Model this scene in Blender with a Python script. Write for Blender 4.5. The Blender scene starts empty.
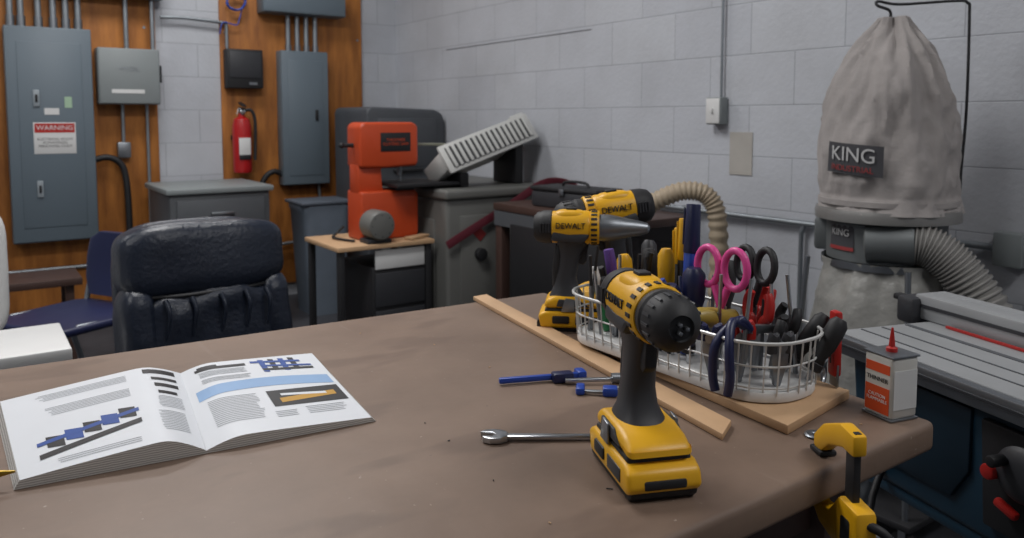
import bpy, bmesh, math, random
from mathutils import Vector, Matrix, noise, Euler
random.seed(4)
SC=bpy.context.scene
def srgb(h):
    h=h.lstrip('#');o=[]
    for i in (0,2,4):
        v=int(h[i:i+2],16)/255.
        o.append(v/12.92 if v<=.04045 else ((v+.055)/1.055)**2.4)
    return (o[0],o[1],o[2],1)
MATS={}
def mat(name,col,rough=.5,metal=0,var=.12,scale=12,bump=0.,bscale=60,emit=0,spec=None):
    if name in MATS: return MATS[name]
    m=bpy.data.materials.new(name);m.use_nodes=True;nt=m.node_tree;b=nt.nodes["Principled BSDF"]
    c=srgb(col)
    tc=nt.nodes.new("ShaderNodeNewGeometry")
    n=nt.nodes.new("ShaderNodeTexNoise");n.inputs["Scale"].default_value=scale;n.inputs["Detail"].default_value=5
    nt.links.new(tc.outputs["Position"],n.inputs["Vector"])
    r=nt.nodes.new("ShaderNodeMix");r.data_type='RGBA'
    r.inputs[6].default_value=tuple(x*(1-var) for x in c[:3])+(1,)
    r.inputs[7].default_value=tuple(min(1,x*(1+var)) for x in c[:3])+(1,)
    nt.links.new(n.outputs["Fac"],r.inputs[0]);nt.links.new(r.outputs[2],b.inputs["Base Color"])
    b.inputs["Roughness"].default_value=rough;b.inputs["Metallic"].default_value=metal
    if spec is not None:b.inputs["Specular IOR Level"].default_value=spec
    if bump>0:
        n2=nt.nodes.new("ShaderNodeTexNoise");n2.inputs["Scale"].default_value=bscale;n2.inputs["Detail"].default_value=4
        nt.links.new(tc.outputs["Position"],n2.inputs["Vector"])
        bp=nt.nodes.new("ShaderNodeBump");bp.inputs["Strength"].default_value=bump;bp.inputs["Distance"].default_value=.01
        nt.links.new(n2.outputs["Fac"],bp.inputs["Height"]);nt.links.new(bp.outputs["Normal"],b.inputs["Normal"])
    if emit>0:
        b.inputs["Emission Color"].default_value=c;b.inputs["Emission Strength"].default_value=emit
    MATS[name]=m;return m
def finish(bm,name,m,parent=None,ang=36,smooth=True,M=None):
    if M is not None: bm.transform(M)
    bmesh.ops.recalc_face_normals(bm,faces=bm.faces)
    if smooth:
        for f in bm.faces:f.smooth=True
        a=math.radians(ang)
        for e in bm.edges:
            if len(e.link_faces)==2 and e.calc_face_angle(0)>a:e.smooth=False
    me=bpy.data.meshes.new(name);bm.to_mesh(me);bm.free()
    for mm in (m if isinstance(m,(list,tuple)) else [m]): me.materials.append(mm)
    o=bpy.data.objects.new(name,me);SC.collection.objects.link(o)
    if parent:o.parent=parent
    return o
def catmull(pts,k=6,closed=False):
    P=[Vector(p) for p in pts];n=len(P);out=[]
    rng=range(n) if closed else range(n-1)
    for i in rng:
        g=lambda j:P[j%n] if closed else P[max(0,min(n-1,j))]
        a,b,c,d=g(i-1),g(i),g(i+1),g(i+2)
        for t in range(k):
            t=t/k
            out.append(.5*((2*b)+(c-a)*t+(2*a-5*b+4*c-d)*t*t+(3*b-a-3*c+d)*t**3))
    if not closed:out.append(P[-1])
    return out
def sp(x,e):return math.copysign(abs(x)**e,x)
def eu(rot):return Euler([math.radians(a) for a in rot]).to_matrix().to_4x4()
class Asm:
    def __init__(s,name,loc=(0,0,0),rz=0,sc=1,rot=None):
        s.e=bpy.data.objects.new(name,None);SC.collection.objects.link(s.e)
        s.e.location=loc;s.e.rotation_euler=rot if rot else (0,0,math.radians(rz));s.e.scale=(sc,)*3
        s.e.empty_display_size=.05;s.M=Matrix()
    def f(s,bm,n,m,ang=36,smooth=True):return finish(bm,n,m,s.e,ang,smooth,s.M)
    def box(s,n,size,c,m,bev=0,rot=(0,0,0),seg=2):
        bm=bmesh.new();bmesh.ops.create_cube(bm,size=1)
        bmesh.ops.scale(bm,vec=size,verts=bm.verts)
        if bev>0:bmesh.ops.bevel(bm,geom=bm.edges[:],offset=min(bev,min(size)*.49),segments=seg,affect='EDGES',profile=.5)
        bm.transform(Matrix.Translation(c)@eu(rot))
        return s.f(bm,n,m)
    def loft(s,n,secs,m,seg=28,caps=True,closed=False,ang=36,dom=None):
        bm=bmesh.new();R=[]
        for (c,u,v,e) in secs:
            c,u,v=Vector(c),Vector(u),Vector(v);row=[]
            for i in range(seg):
                a=2*math.pi*i/seg
                p=c+u*sp(math.cos(a),2/e)+v*sp(math.sin(a),2/e)
                if dom:p=dom(p,c)
                row.append(bm.verts.new(p))
            R.append(row)
        K=len(R)
        for i in range(K if closed else K-1):
            A,B=R[i],R[(i+1)%K]
            for j in range(seg):
                bm.faces.new((A[j],A[(j+1)%seg],B[(j+1)%seg],B[j]))
        if caps and not closed:
            bm.faces.new(R[0]);bm.faces.new(R[-1])
        return s.f(bm,n,m,ang)
    def tube(s,n,pts,r,m,seg=8,k=0,closed=False,rf=None,flat=1.,up=None):
        P=catmull(pts,k,closed) if k else [Vector(p) for p in pts]
        secs=[];N=len(P);prev=None
        for i in range(N):
            if closed:t=P[(i+1)%N]-P[i-1]
            else:t=P[min(i+1,N-1)]-P[max(i-1,0)]
            t.normalize()
            if prev is None:
                a=Vector(up) if up else (Vector((0,0,1)) if abs(t.z)<.9 else Vector((1,0,0)))
            else:a=prev
            u=(a-t*a.dot(t)).normalized();v=t.cross(u);prev=u
            rr=rf(i/(N-1 if not closed else N),i)*r if rf else r
            secs.append((P[i],u*rr*flat,v*rr,2))
        return s.loft(n,secs,m,seg,True,closed,ang=50)
    def cyl(s,n,p0,p1,r0,m,r1=None,seg=24,bev=0):
        p0,p1=Vector(p0),Vector(p1);r1=r0 if r1 is None else r1
        t=(p1-p0).normalized();a=Vector((0,0,1)) if abs(t.z)<.9 else Vector((1,0,0))
        u=(a-t*a.dot(t)).normalized();v=t.cross(u)
        if bev:
            S=[(p0,r0-bev),(p0+t*bev*.3,r0-bev*.3),(p0+t*bev,r0),(p1-t*bev,r1),(p1-t*bev*.3,r1-bev*.3),(p1,r1-bev)]
        else:S=[(p0,r0),(p1,r1)]
        return s.loft(n,[(c,u*r,v*r,2) for c,r in S],m,seg)
    def lathe(s,n,prof,m,o=(0,0,0),ax=(0,0,1),seg=28,ang=36):
        o=Vector(o);t=Vector(ax).normalized();a=Vector((0,0,1)) if abs(t.z)<.9 else Vector((1,0,0))
        u=(a-t*a.dot(t)).normalized();v=t.cross(u)
        return s.loft(n,[(o+t*h,u*max(r,1e-4),v*max(r,1e-4),2) for r,h in prof],m,seg,ang=ang)
    def prism(s,n,outl,th,m,plane='xz',off=0,bev=0,seg=2):
        bm=bmesh.new()
        def mp(a,b,c):
            return {'xz':(a,c,b),'xy':(a,b,c),'yz':(c,a,b)}[plane]
        A=[bm.verts.new(mp(a,b,off-th/2)) for a,b in outl];B=[bm.verts.new(mp(a,b,off+th/2)) for a,b in outl]
        bm.faces.new(A);bm.faces.new(B[::-1]);k=len(outl)
        for i in range(k):bm.faces.new((A[i],B[i],B[(i+1)%k],A[(i+1)%k]))
        bmesh.ops.recalc_face_normals(bm,faces=bm.faces)
        if bev:bmesh.ops.bevel(bm,geom=bm.edges[:],offset=bev,segments=seg,affect='EDGES',profile=.5)
        bmesh.ops.triangulate(bm,faces=[f for f in bm.faces if len(f.verts)>4])
        return s.f(bm,n,m)
    def sq(s,n,c,h,m,e=.45,rot=(0,0,0),nu=32,nv=20,disp=0,ds=8):
        bm=bmesh.new();rows=[]
        for j in range(1,nv):
            ph=-math.pi/2+math.pi*j/nv;row=[]
            for i in range(nu):
                th=2*math.pi*i/nu
                row.append(bm.verts.new((h[0]*sp(math.cos(ph),e)*sp(math.cos(th),e),h[1]*sp(math.cos(ph),e)*sp(math.sin(th),e),h[2]*sp(math.sin(ph),e))))
            rows.append(row)
        b=bm.verts.new((0,0,-h[2]));t=bm.verts.new((0,0,h[2]))
        for j in range(len(rows)-1):
            for i in range(nu):bm.faces.new((rows[j][i],rows[j][(i+1)%nu],rows[j+1][(i+1)%nu],rows[j+1][i]))
        for i in range(nu):
            bm.faces.new((b,rows[0][(i+1)%nu],rows[0][i]));bm.faces.new((t,rows[-1][i],rows[-1][(i+1)%nu]))
        if disp:
            for v in bm.verts:v.co+=v.co.normalized()*disp*noise.noise(v.co*ds)
        bm.transform(Matrix.Translation(c)@eu(rot))
        return s.f(bm,n,m,80)
    def text(s,n,body,size,c,rot,m,ext=.0004):
        fc=bpy.data.curves.new(n,'FONT');fc.body=body;fc.size=size;fc.extrude=ext;fc.align_x='CENTER';fc.align_y='CENTER'
        fo=bpy.data.objects.new(n+"_c",fc)
        SC.collection.objects.link(fo);bpy.context.view_layer.update()
        me=bpy.data.meshes.new_from_object(fo.evaluated_get(bpy.context.evaluated_depsgraph_get()))
        bpy.data.objects.remove(fo)
        me.transform(s.M@Matrix.Translation(c)@eu(rot))
        me.materials.clear();me.materials.append(m)
        o=bpy.data.objects.new(n,me);SC.collection.objects.link(o);o.parent=s.e
        return o
# ---------------- materials
YEL=mat("yellow_plastic",'#DDA512',.42,var=.05);BLK=mat("black_rubber",'#19191C',.6,var=.2);DGR=mat("dark_grey_plastic",'#2E2F33',.5)
CHR=mat("chrome_steel",'#B9BCC0',.28,1,var=.1);STL=mat("brushed_steel",'#8C9095',.42,1,var=.15)
WHT=mat("white_plastic",'#CFCFCE',.4,var=.04);RED=mat("red_plastic",'#A8201B',.4);BLU=mat("blue_plastic",'#1D3F96',.4)
NAV=mat("navy_plastic",'#151C42',.42);PNK=mat("pink_plastic",'#DB4A93',.4,var=.04);PUR=mat("purple_plastic",'#5A3C86',.45)
GRN=mat("green_plastic",'#2E7D4B',.45);OLV=mat("varnished_wood",'#9C8438',.4);ORG=mat("orange_paint",'#B8421B',.45,var=.08)
EGR=mat("enamel_grey",'#5F6B74',.45,var=.06,scale=3);EGL=mat("enamel_light_grey",'#7F8586',.45,var=.06,scale=3)
PIN=mat("pine_wood",'#BD9A76',.6,var=.12,scale=25);LTH=mat("navy_leather",'#181F2D',.36,var=.15,bump=.18,bscale=80,spec=.5)
GALV=mat("galvanised_conduit",'#8F959A',.4,.7);ALU=mat("aluminium",'#97999B',.5,.35);TEAL=mat("teal_enamel",'#1B394C',.4)
PAPW=mat("page_paper",'#D6D9DE',.45,var=.03);INK=mat("ink_grey",'#7F848A',.6);INKD=mat("ink_black",'#15161B',.5);INKB=mat("ink_lightblue",'#86A6CC',.5)
INKN=mat("ink_blue",'#1E4690',.5);INKG=mat("ink_gold",'#B98B2E',.5);BAG=mat("canvas_bag",'#979290',.95,var=.22,scale=6,bump=.5,bscale=22,spec=.1)
FOIL=mat("plastic_sack",'#8B8A86',.3,var=.25,scale=14,bump=.9,bscale=14);HOS=mat("hose_plastic",'#7F7D7A',.55);HOS2=mat("hose_beige",'#A0917C',.6)
CABG=mat("cabinet_grey",'#4B4E52',.5,var=.1,scale=4);CABL=mat("machine_grey",'#62625F',.5,var=.12,scale=4);WALN=mat("dark_wood",'#43302A',.5)
MAR=mat("maroon_webbing",'#5E1C2A',.7);DRM=mat("dull_drum_grey",'#666A6B',.5,.3,var=.15,scale=5)
def surf(name,c1,c2,rough,scale,bump,bscale,detail=6,stretch=(1,1,1),scuff=None):
    m=bpy.data.materials.new(name);m.use_nodes=True;nt=m.node_tree;b=nt.nodes["Principled BSDF"];L=nt.links
    g=nt.nodes.new("ShaderNodeNewGeometry");mp=nt.nodes.new("ShaderNodeMapping");mp.inputs["Scale"].default_value=stretch
    L.new(g.outputs["Position"],mp.inputs["Vector"])
    n=nt.nodes.new("ShaderNodeTexNoise");n.inputs["Scale"].default_value=scale;n.inputs["Detail"].default_value=detail;n.inputs["Roughness"].default_value=.62
    L.new(mp.outputs[0],n.inputs["Vector"])
    r=nt.nodes.new("ShaderNodeValToRGB");r.color_ramp.elements[0].position=.3;r.color_ramp.elements[1].position=.72
    r.color_ramp.elements[0].color=srgb(c1);r.color_ramp.elements[1].color=srgb(c2)
    L.new(n.outputs["Fac"],r.inputs[0]);col=r.outputs[0]
    if scuff:
        for (sc,st,th,cc,fac,rot) in scuff:
            mq=nt.nodes.new("ShaderNodeMapping");mq.inputs["Scale"].default_value=st;mq.inputs["Rotation"].default_value=(0,0,rot);L.new(g.outputs["Position"],mq.inputs["Vector"])
            q=nt.nodes.new("ShaderNodeTexNoise");q.inputs["Scale"].default_value=sc;q.inputs["Detail"].default_value=3;L.new(mq.outputs[0],q.inputs["Vector"])
            rq=nt.nodes.new("ShaderNodeValToRGB");rq.color_ramp.elements[0].position=th;rq.color_ramp.elements[1].position=th+.06;rq.color_ramp.elements[1].color=(fac,fac,fac,1);L.new(q.outputs["Fac"],rq.inputs[0])
            mx=nt.nodes.new("ShaderNodeMix");mx.data_type='RGBA';L.new(rq.outputs[0],mx.inputs[0]);L.new(col,mx.inputs[6]);mx.inputs[7].default_value=srgb(cc);col=mx.outputs[2]
    L.new(col,b.inputs["Base Color"]);b.inputs["Roughness"].default_value=rough
    n2=nt.nodes.new("ShaderNodeTexNoise");n2.inputs["Scale"].default_value=bscale;n2.inputs["Detail"].default_value=5
    L.new(mp.outputs[0],n2.inputs["Vector"])
    bp=nt.nodes.new("ShaderNodeBump");bp.inputs["Strength"].default_value=bump;bp.inputs["Distance"].default_value=.01
    L.new(n2.outputs["Fac"],bp.inputs["Height"]);L.new(bp.outputs[0],b.inputs["Normal"])
    return m
PLY=surf("plywood",'#7E4A1C','#B87634',.6,3.,.15,20,stretch=(6,6,.9))
CON=surf("concrete_floor",'#2B2C31','#44454A',.55,2.5,.2,30)
KRAFT=surf("kraft_paper",'#6B584B','#857061',.52,3.0,.35,5,scuff=[(22,(1,.12,1),.69,'#9A8B80',.28,.5),(110,(1,1,1),.71,'#B3A99F',.6,0),(60,(1,1,1),.73,'#4B3E37',.5,0),(4,(1,2.5,1),.57,'#5F4D42',.45,.5)])
def block(name,ax):
    m=bpy.data.materials.new(name);m.use_nodes=True;nt=m.node_tree;b=nt.nodes["Principled BSDF"];L=nt.links
    g=nt.nodes.new("ShaderNodeNewGeometry");sx=nt.nodes.new("ShaderNodeSeparateXYZ");L.new(g.outputs["Position"],sx.inputs[0])
    ad=nt.nodes.new("ShaderNodeMath");ad.operation='ADD';ad.inputs[1].default_value=-.02;L.new(sx.outputs[2],ad.inputs[0])
    cx=nt.nodes.new("ShaderNodeCombineXYZ");L.new(sx.outputs[ax],cx.inputs[0]);L.new(ad.outputs[0],cx.inputs[1])
    br=nt.nodes.new("ShaderNodeTexBrick");br.inputs["Scale"].default_value=1;br.inputs["Brick Width"].default_value=.4;br.inputs["Row Height"].default_value=.2
    br.inputs["Mortar Size"].default_value=.003;br.inputs["Mortar Smooth"].default_value=.6
    br.inputs["Color1"].default_value=srgb('#B4B7BE');br.inputs["Color2"].default_value=srgb('#B9BCC2');br.inputs["Mortar"].default_value=srgb('#9C9FA6')
    L.new(cx.outputs[0],br.inputs["Vector"])
    n=nt.nodes.new("ShaderNodeTexNoise");n.inputs["Scale"].default_value=1.6;n.inputs["Detail"].default_value=9;n.inputs["Roughness"].default_value=.65;L.new(g.outputs["Position"],n.inputs["Vector"])
    r=nt.nodes.new("ShaderNodeValToRGB");r.color_ramp.elements[0].position=.3;r.color_ramp.elements[0].color=(.80,.79,.78,1);r.color_ramp.elements[1].position=.6;r.color_ramp.elements[1].color=(1,1,1,1)
    L.new(n.outputs["Fac"],r.inputs[0])
    mx=nt.nodes.new("ShaderNodeMix");mx.data_type='RGBA';mx.blend_type='MULTIPLY';mx.inputs[0].default_value=.8
    L.new(br.outputs["Color"],mx.inputs[6]);L.new(r.outputs[0],mx.inputs[7]);L.new(mx.outputs[2],b.inputs["Base Color"])
    n2=nt.nodes.new("ShaderNodeTexNoise");n2.inputs["Scale"].default_value=60;L.new(g.outputs["Position"],n2.inputs["Vector"])
    mm=nt.nodes.new("ShaderNodeMath");mm.operation='MULTIPLY_ADD';mm.inputs[1].default_value=-1.4;L.new(br.outputs["Fac"],mm.inputs[0]);L.new(n2.outputs["Fac"],mm.inputs[2])
    bp=nt.nodes.new("ShaderNodeBump");bp.inputs["Strength"].default_value=.3;bp.inputs["Distance"].default_value=.005
    L.new(mm.outputs[0],bp.inputs["Height"]);L.new(bp.outputs[0],b.inputs["Normal"]);b.inputs["Roughness"].default_value=.5
    return m
BX=block("painted_block_x",0);BY=block("painted_block_y",1)
def plainbox(name,lo,hi,m):
    bm=bmesh.new();bmesh.ops.create_cube(bm,size=1)
    bmesh.ops.scale(bm,vec=[hi[i]-lo[i] for i in range(3)],verts=bm.verts);bmesh.ops.translate(bm,vec=[(hi[i]+lo[i])/2 for i in range(3)],verts=bm.verts)
    return finish(bm,name,m,smooth=False)
X0,XR,Y0,YB,ZC=-3.2,2.54,-2.4,5.06,3.0
plainbox("floor",(X0,Y0,-.1),(XR,YB,0),CON)
plainbox("ceiling",(X0,Y0,ZC),(XR,YB,ZC+.1),mat("ceiling_paint",'#A8A9AB',.8))
plainbox("wall_back",(X0-.1,YB,-.1),(XR+.1,YB+.15,ZC+.1),BX)
plainbox("wall_right",(XR,Y0,-.1),(XR+.15,YB,ZC+.1),BY)
plainbox("wall_left",(X0-.15,Y0,-.1),(X0,YB,ZC+.1),BY)
plainbox("wall_front",(X0,Y0-.15,-.1),(XR,Y0,ZC+.1),BX)
# ---------------- lights
def fixture(x,y,rz,power,i):
    a=Asm("fluorescent_fixture",(x,y,ZC-.14),rz)
    a.box("housing",(1.25,.3,.06),(0,0,.1),WHT,.01)
    for k in(-.07,.07):a.cyl("tube_%d"%(k>0),(-.6,k,.045),(.6,k,.045),.016,mat("tube_glow",'#F4F7FF',.4,emit=3))
    for k in(-.5,.5):a.box("clip_%d"%(k>0),(.02,.2,.03),(k,0,.062),WHT)
    l=bpy.data.lights.new("fluorescent_light_%d"%i,'AREA');l.shape='RECTANGLE';l.size=1.2;l.size_y=.5;l.energy=power;l.color=(1,.99,.98)
    o=bpy.data.objects.new("fluorescent_light_%d"%i,l);SC.collection.objects.link(o);o.parent=a.e;o.location=(0,0,.02)
fixture(.6,2.2,0,43,1);fixture(.9,4.0,0,24,2);fixture(-1.6,1.2,0,21,3);fixture(1.4,-.6,0,27,4);fixture(-1.4,3.8,0,19,5)
w=bpy.data.worlds.new("World");SC.world=w;w.use_nodes=True;w.node_tree.nodes["Background"].inputs[0].default_value=(.6,.65,.75,1);w.node_tree.nodes["Background"].inputs[1].default_value=.15
# ---------------- table
TZ=.80
t=Asm("work_table")
TO=[(-1.25,.455),(.962,.468),(.985,.9),(1.005,1.315),(.45,1.348),(-1.25,1.43)]
t.prism("paper_covered_top",TO,.038,KRAFT,'xy',TZ-.019,bev=.008,seg=3)
for i,(x,y) in enumerate([(-1.15,.55),(.86,.56),(.88,1.22),(-1.15,1.32)]):t.box("leg_%d"%i,(.07,.07,.762),(x,y,.381),WALN,.004)
t.box("apron_near",(2.0,.03,.09),(-.145,.56,.717),WALN);t.box("apron_far",(2.0,.03,.09),(-.145,1.26,.717),WALN)
# ---------------- drill
def drill(name,x,y,rz,sc=1.,pitch=0,CH=None):
    CH=CH or BLK
    a=Asm(name,(x,y,TZ),rz,sc)
    a.prism("battery_base",[(-.058,.0),(.056,.0),(.062,.006),(.062,.016),(.054,.024),(-.056,.024),(-.062,.018),(-.062,.006)],.07,BLK,'xz',0,.003)
    a.prism("battery_shell",[(-.055,.007),(.058,.007),(.066,.014),(.062,.030),(.048,.036),(-.048,.036),(-.06,.03)],.077,YEL,'xz',0,.005,3)
    for sg in(-1,1):
        a.box("battery_clip_%d"%(sg>0),(.03,.006,.014),(-.02,sg*.038,.022),BLK,.003)
        a.box("battery_label_%d"%(sg>0),(.038,.002,.014),(.024,sg*.0385,.021),DGR,.0008)
    a.box("battery_front_vent",(.006,.045,.010),(.063,0,.018),BLK,.003)
    a.prism("foot_band",[(-.05,.034),(.05,.034),(.046,.041),(-.046,.041)],.068,BLK,'xz',0,.003)
    a.prism("foot",[(-.050,.040),(.054,.040),(.052,.048),(.034,.056),(.010,.060),(-.034,.061),(-.048,.054)],.068,YEL,'xz',0,.007,3)
    for sg in(-1,1):
        a.prism("foot_grip_%d"%(sg>0),[(-.028,.044),(.03,.044),(.012,.056),(-.024,.057)],.004,DGR,'xz',sg*.034,.0012)
        a.prism("belt_clip_%d"%(sg>0),[(-.02,.036),(.004,.036),(.004,.058),(-.012,.060)],.003,STL,'xz',sg*.0375,.001)
    S=[(-.010,.048,.036,.030),(-.013,.060,.029,.026),(-.014,.072,.0225,.020),(-.014,.090,.0195,.0175),(-.010,.110,.019,.0165),(-.006,.13,.0205,.017),(-.002,.148,.026,.02),(0,.162,.034,.024)]
    a.loft("handle",[((cx,0,cz),(rx,0,.002),(0,ry,0),2.6) for cx,cz,rx,ry in S],DGR,28)
    S=[(-.029,.075,.008,.012),(-.030,.10,.008,.013),(-.026,.13,.009,.013),(-.022,.148,.01,.012)]
    a.loft("handle_back_strip",[((cx,0,cz),(rx,0,0),(0,ry,0),2.4) for cx,cz,rx,ry in S],BLK,16)
    a.prism("trigger",[(.014,.150),(.027,.150),(.024,.133),(.024,.12),(.016,.112),(.006,.118)],.014,BLK,'xz',0,.003)
    ax=.179
    a.M=Matrix.Translation((0,0,ax))@Matrix.Rotation(math.radians(-pitch),4,'Y')@Matrix.Scale(.8,4,(1,0,0))@Matrix.Diagonal((1,.90,.90,1))@Matrix.Translation((0,0,-ax))
    a.lathe("motor_housing",[(.012,-.083),(.024,-.081),(.029,-.074),(.031,-.06),(.0315,-.03),(.032,0),(.033,.03),(.031,.036)],YEL,(0,0,ax),(1,0,0),32)
    a.lathe("rear_cap",[(.01,-.088),(.022,-.087),(.0285,-.080),(.0322,-.066),(.0328,-.048),(.029,-.045)],BLK,(0,0,ax),(1,0,0),32)
    for i in range(4):
        for sg in(-1,1):a.box("vent_%d_%d"%(i,sg>0),(.003,.003,.018),(-.071+i*.006,sg*.0325,ax+.002),DGR)
    a.sq("top_shell",(-.008,0,ax+.010),(.040,.022,.025),YEL,.6)
    a.prism("body_side_trim",[(-.05,.155),(.02,.15),(.036,.165),(.034,.173),(-.01,.169),(-.045,.175)],.0655,DGR,'xz',0,.006)
    a.lathe("clutch_collar",[(.028,.034),(.0335,.037),(.0335,.052),(.031,.056)],YEL,(0,0,ax),(1,0,0),32)
    for i in range(20):
        an=2*math.pi*i/20
        a.box("collar_rib_%d"%i,(.013,.0045,.0025),(.045,.0335*math.cos(an),ax+.0335*math.sin(an)),BLK,rot=(math.degrees(an)+90,0,0))
    a.lathe("chuck",[(.026,.055),(.030,.058),(.031,.070),(.029,.073),(.029,.078),(.0305,.08),(.0295,.098),(.024,.110),(.014,.118),(.0125,.115),(.006,.115)] if CH is BLK else [(.026,.055),(.026,.075),(.024,.09),(.019,.115),(.015,.14),(.010,.16),(.004,.165)],CH,(0,0,ax),(1,0,0),32)
    if CH is BLK:
        for i in range(18):
            an=2*math.pi*i/18;a.box("chuck_rib_%d"%i,(.018,.003,.0022),(.089,.030*math.cos(an),ax+.030*math.sin(an)),DGR,rot=(math.degrees(an)+90,0,0))
        for i in range(3):
            an=2*math.pi*i/3;a.box("jaw_%d"%i,(.012,.004,.004),(.117,.005*math.cos(an),ax+.005*math.sin(an)),STL,.001,rot=(math.degrees(an),0,0))
    a.box("selector",(.022,.016,.005),(-.005,0,ax+.036),BLK,.002)
    a.text("brand_text_0","DEWALT",.016,(-.006,.0330,ax+.006),(90,0,180),BLK,.0008);a.text("brand_text_1","DEWALT",.016,(-.006,-.0330,ax+.006),(90,0,0),BLK,.0008)
    return a
drill("cordless_drill",.565,.572,-113)
drill("cordless_drill",.875,1.060,-42,CH=STL)
drill("cordless_drill",.972,1.072,152,1.12,pitch=-8)
# ---------------- magazine
mg=Asm("open_magazine",(.205,.883,TZ+.0005),-6.5)
MW,MH=.196,.295
def hr(s):return .003+.011*math.sin(min(1,s/.25)*math.pi/2)*(1-.75*max(0,(s-.15)/.85)**1.2)
def hl(s):return .004+.019*math.sin(min(1,s/.28)*math.pi/2)*(1-.74*max(0,(s-.2)/.8)**1.2)
def pagept(sg,s,v,dz=0):
    if sg>0:return (MW*s*.97,v*MH-.008*s*v,hr(s)+dz+.003*s*v*v)
    return (-.180*s*.97+.004*v-.042*v*s,v*MH-.022*v*s,hl(s)*(1-.12*v*s)+dz)
LAY=bpy.data.materials.new("page_edges");LAY.use_nodes=True
nt=LAY.node_tree;b=nt.nodes["Principled BSDF"];g=nt.nodes.new("ShaderNodeNewGeometry");wv=nt.nodes.new("ShaderNodeTexWave");wv.bands_direction='Z';wv.inputs["Scale"].default_value=130;wv.inputs["Distortion"].default_value=2;rr=nt.nodes.new("ShaderNodeValToRGB")
rr.color_ramp.elements[0].color=srgb('#96928E');rr.color_ramp.elements[1].color=srgb('#CFCDC9');nt.links.new(g.outputs["Position"],wv.inputs["Vector"]);nt.links.new(wv.outputs["Fac"],rr.inputs[0]);nt.links.new(rr.outputs[0],b.inputs["Base Color"])
for sg in(-1,1):
    bm=bmesh.new();N=30;rows=[]
    for i in range(N+1):
        s_=i/N
        rows.append([bm.verts.new(pagept(sg,s_,v)) for v in(0,.33,.66,1)])
    bot=[]
    for i in range(N+1):
        r_=[]
        for v in(0,1):
            q=pagept(sg,i/N,v);r_.append(bm.verts.new((q[0]*1.03,q[1],0)))
        bot.append(r_)
    for i in range(N):
        for j in range(3):bm.faces.new((rows[i][j],rows[i+1][j],rows[i+1][j+1],rows[i][j+1]))
        f=bm.faces.new((rows[i][0],rows[i+1][0],bot[i+1][0],bot[i][0]));f.material_index=1
        f=bm.faces.new((rows[i][3],rows[i+1][3],bot[i+1][1],bot[i][1]));f.material_index=1
    f=bm.faces.new(rows[N]+[bot[N][1],bot[N][0]]);f.material_index=1
    mg.f(bm,"page_block_%s"%('right' if sg>0 else 'left'),[PAPW,LAY])
def patch(n,sg,s0,s1,v0,v1,m,dz=.0005,skew=0,bow=0):
    bm=bmesh.new();N=max(2,int((s1-s0)*24)+1);r=[]
    for i in range(N+1):
        s_=s0+(s1-s0)*i/N;k=i/N;o=skew*k+bow*math.sin(k*math.pi)
        r.append([bm.verts.new(pagept(sg,s_,v0+o+(v1-v0)*j/3,dz)) for j in range(4)])
    for i in range(N):
        for j in range(3):bm.faces.new((r[i][j],r[i+1][j],r[i+1][j+1],r[i][j+1]))
    mg.f(bm,n,m,smooth=False)
def para(sg,s0,s1,v0,v1,gap=.016):
    v=v1
    while v>v0:
        e=s1-random.random()*.12*(s1-s0)
        patch("text_line",sg,s0,e,v-.0045,v,INK,.0005);v-=gap
patch("tool_photo",1,.10,.46,.89,.93,INKD);patch("tool_photo",1,.12,.26,.91,.955,INKD,.0006);para(1,.12,.45,.80,.865)
for i in range(4):
    patch("clamp_photo",1,.56+i*.075,.60+i*.075,.76+.02*(i%2),.96,INKD if i%2 else INKN,.0006,skew=-.01)
patch("clamp_photo",1,.50,.86,.915,.945,INKN,.0007,skew=-.04);patch("clamp_photo",1,.56,.92,.78,.81,INKD,.0008,skew=-.03);patch("clamp_photo",1,.56,.92,.845,.87,INKN,.0008,skew=-.05)
para(1,.12,.48,.70,.76)
patch("blue_band",1,.06,.97,.50,.63,INKB,.0004,bow=.045)
para(1,.1,.42,.14,.46,.02);para(1,.46,.6,.14,.2,.02)
patch("photo_panel",1,.48,.97,.26,.47,INKD,.0005);patch("photo_gold",1,.54,.92,.30,.36,INKG,.0007,skew=.04);patch("photo_blade",1,.56,.86,.39,.42,PAPW,.0008,skew=-.03)
para(1,.66,.92,.14,.22,.02)
patch("tool_photo",-1,.05,.24,.90,.965,INKD);patch("tool_photo",-1,.05,.2,.80,.84,INKD);patch("tool_photo",-1,.05,.19,.70,.75,INKD);patch("tool_photo",-1,.07,.18,.60,.64,INKD)
para(-1,.34,.85,.82,.92,.02);para(-1,.05,.2,.40,.56,.02);para(-1,.34,.8,.60,.72,.02);para(-1,.06,.22,.12,.36,.02)
for i in range(5):
    patch("clamp_photo",-1,.34+i*.1,.43+i*.1,.34-i*.03,.46-i*.03,INKN if i%2 else INKD,.0006,skew=.02)
patch("clamp_photo",-1,.32,.88,.26,.31,INKD,.0007,skew=-.13);patch("clamp_photo",-1,.32,.88,.40,.44,INKN,.0007,skew=-.13)
para(-1,.35,.8,.05,.10,.02)
p=Asm("ballpoint_pen",(-.025,.923,TZ+.016),-12)
p.cyl("barrel",(-.06,0,0),(.035,0,0),.0045,INKD);p.cyl("brass_tip",(.035,0,0),(.055,0,0),.0045,mat("brass",'#A88A3C',.3,1),.001);p.box("clip",(.03,.002,.002),(-.04,0,.006),CHR)
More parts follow.
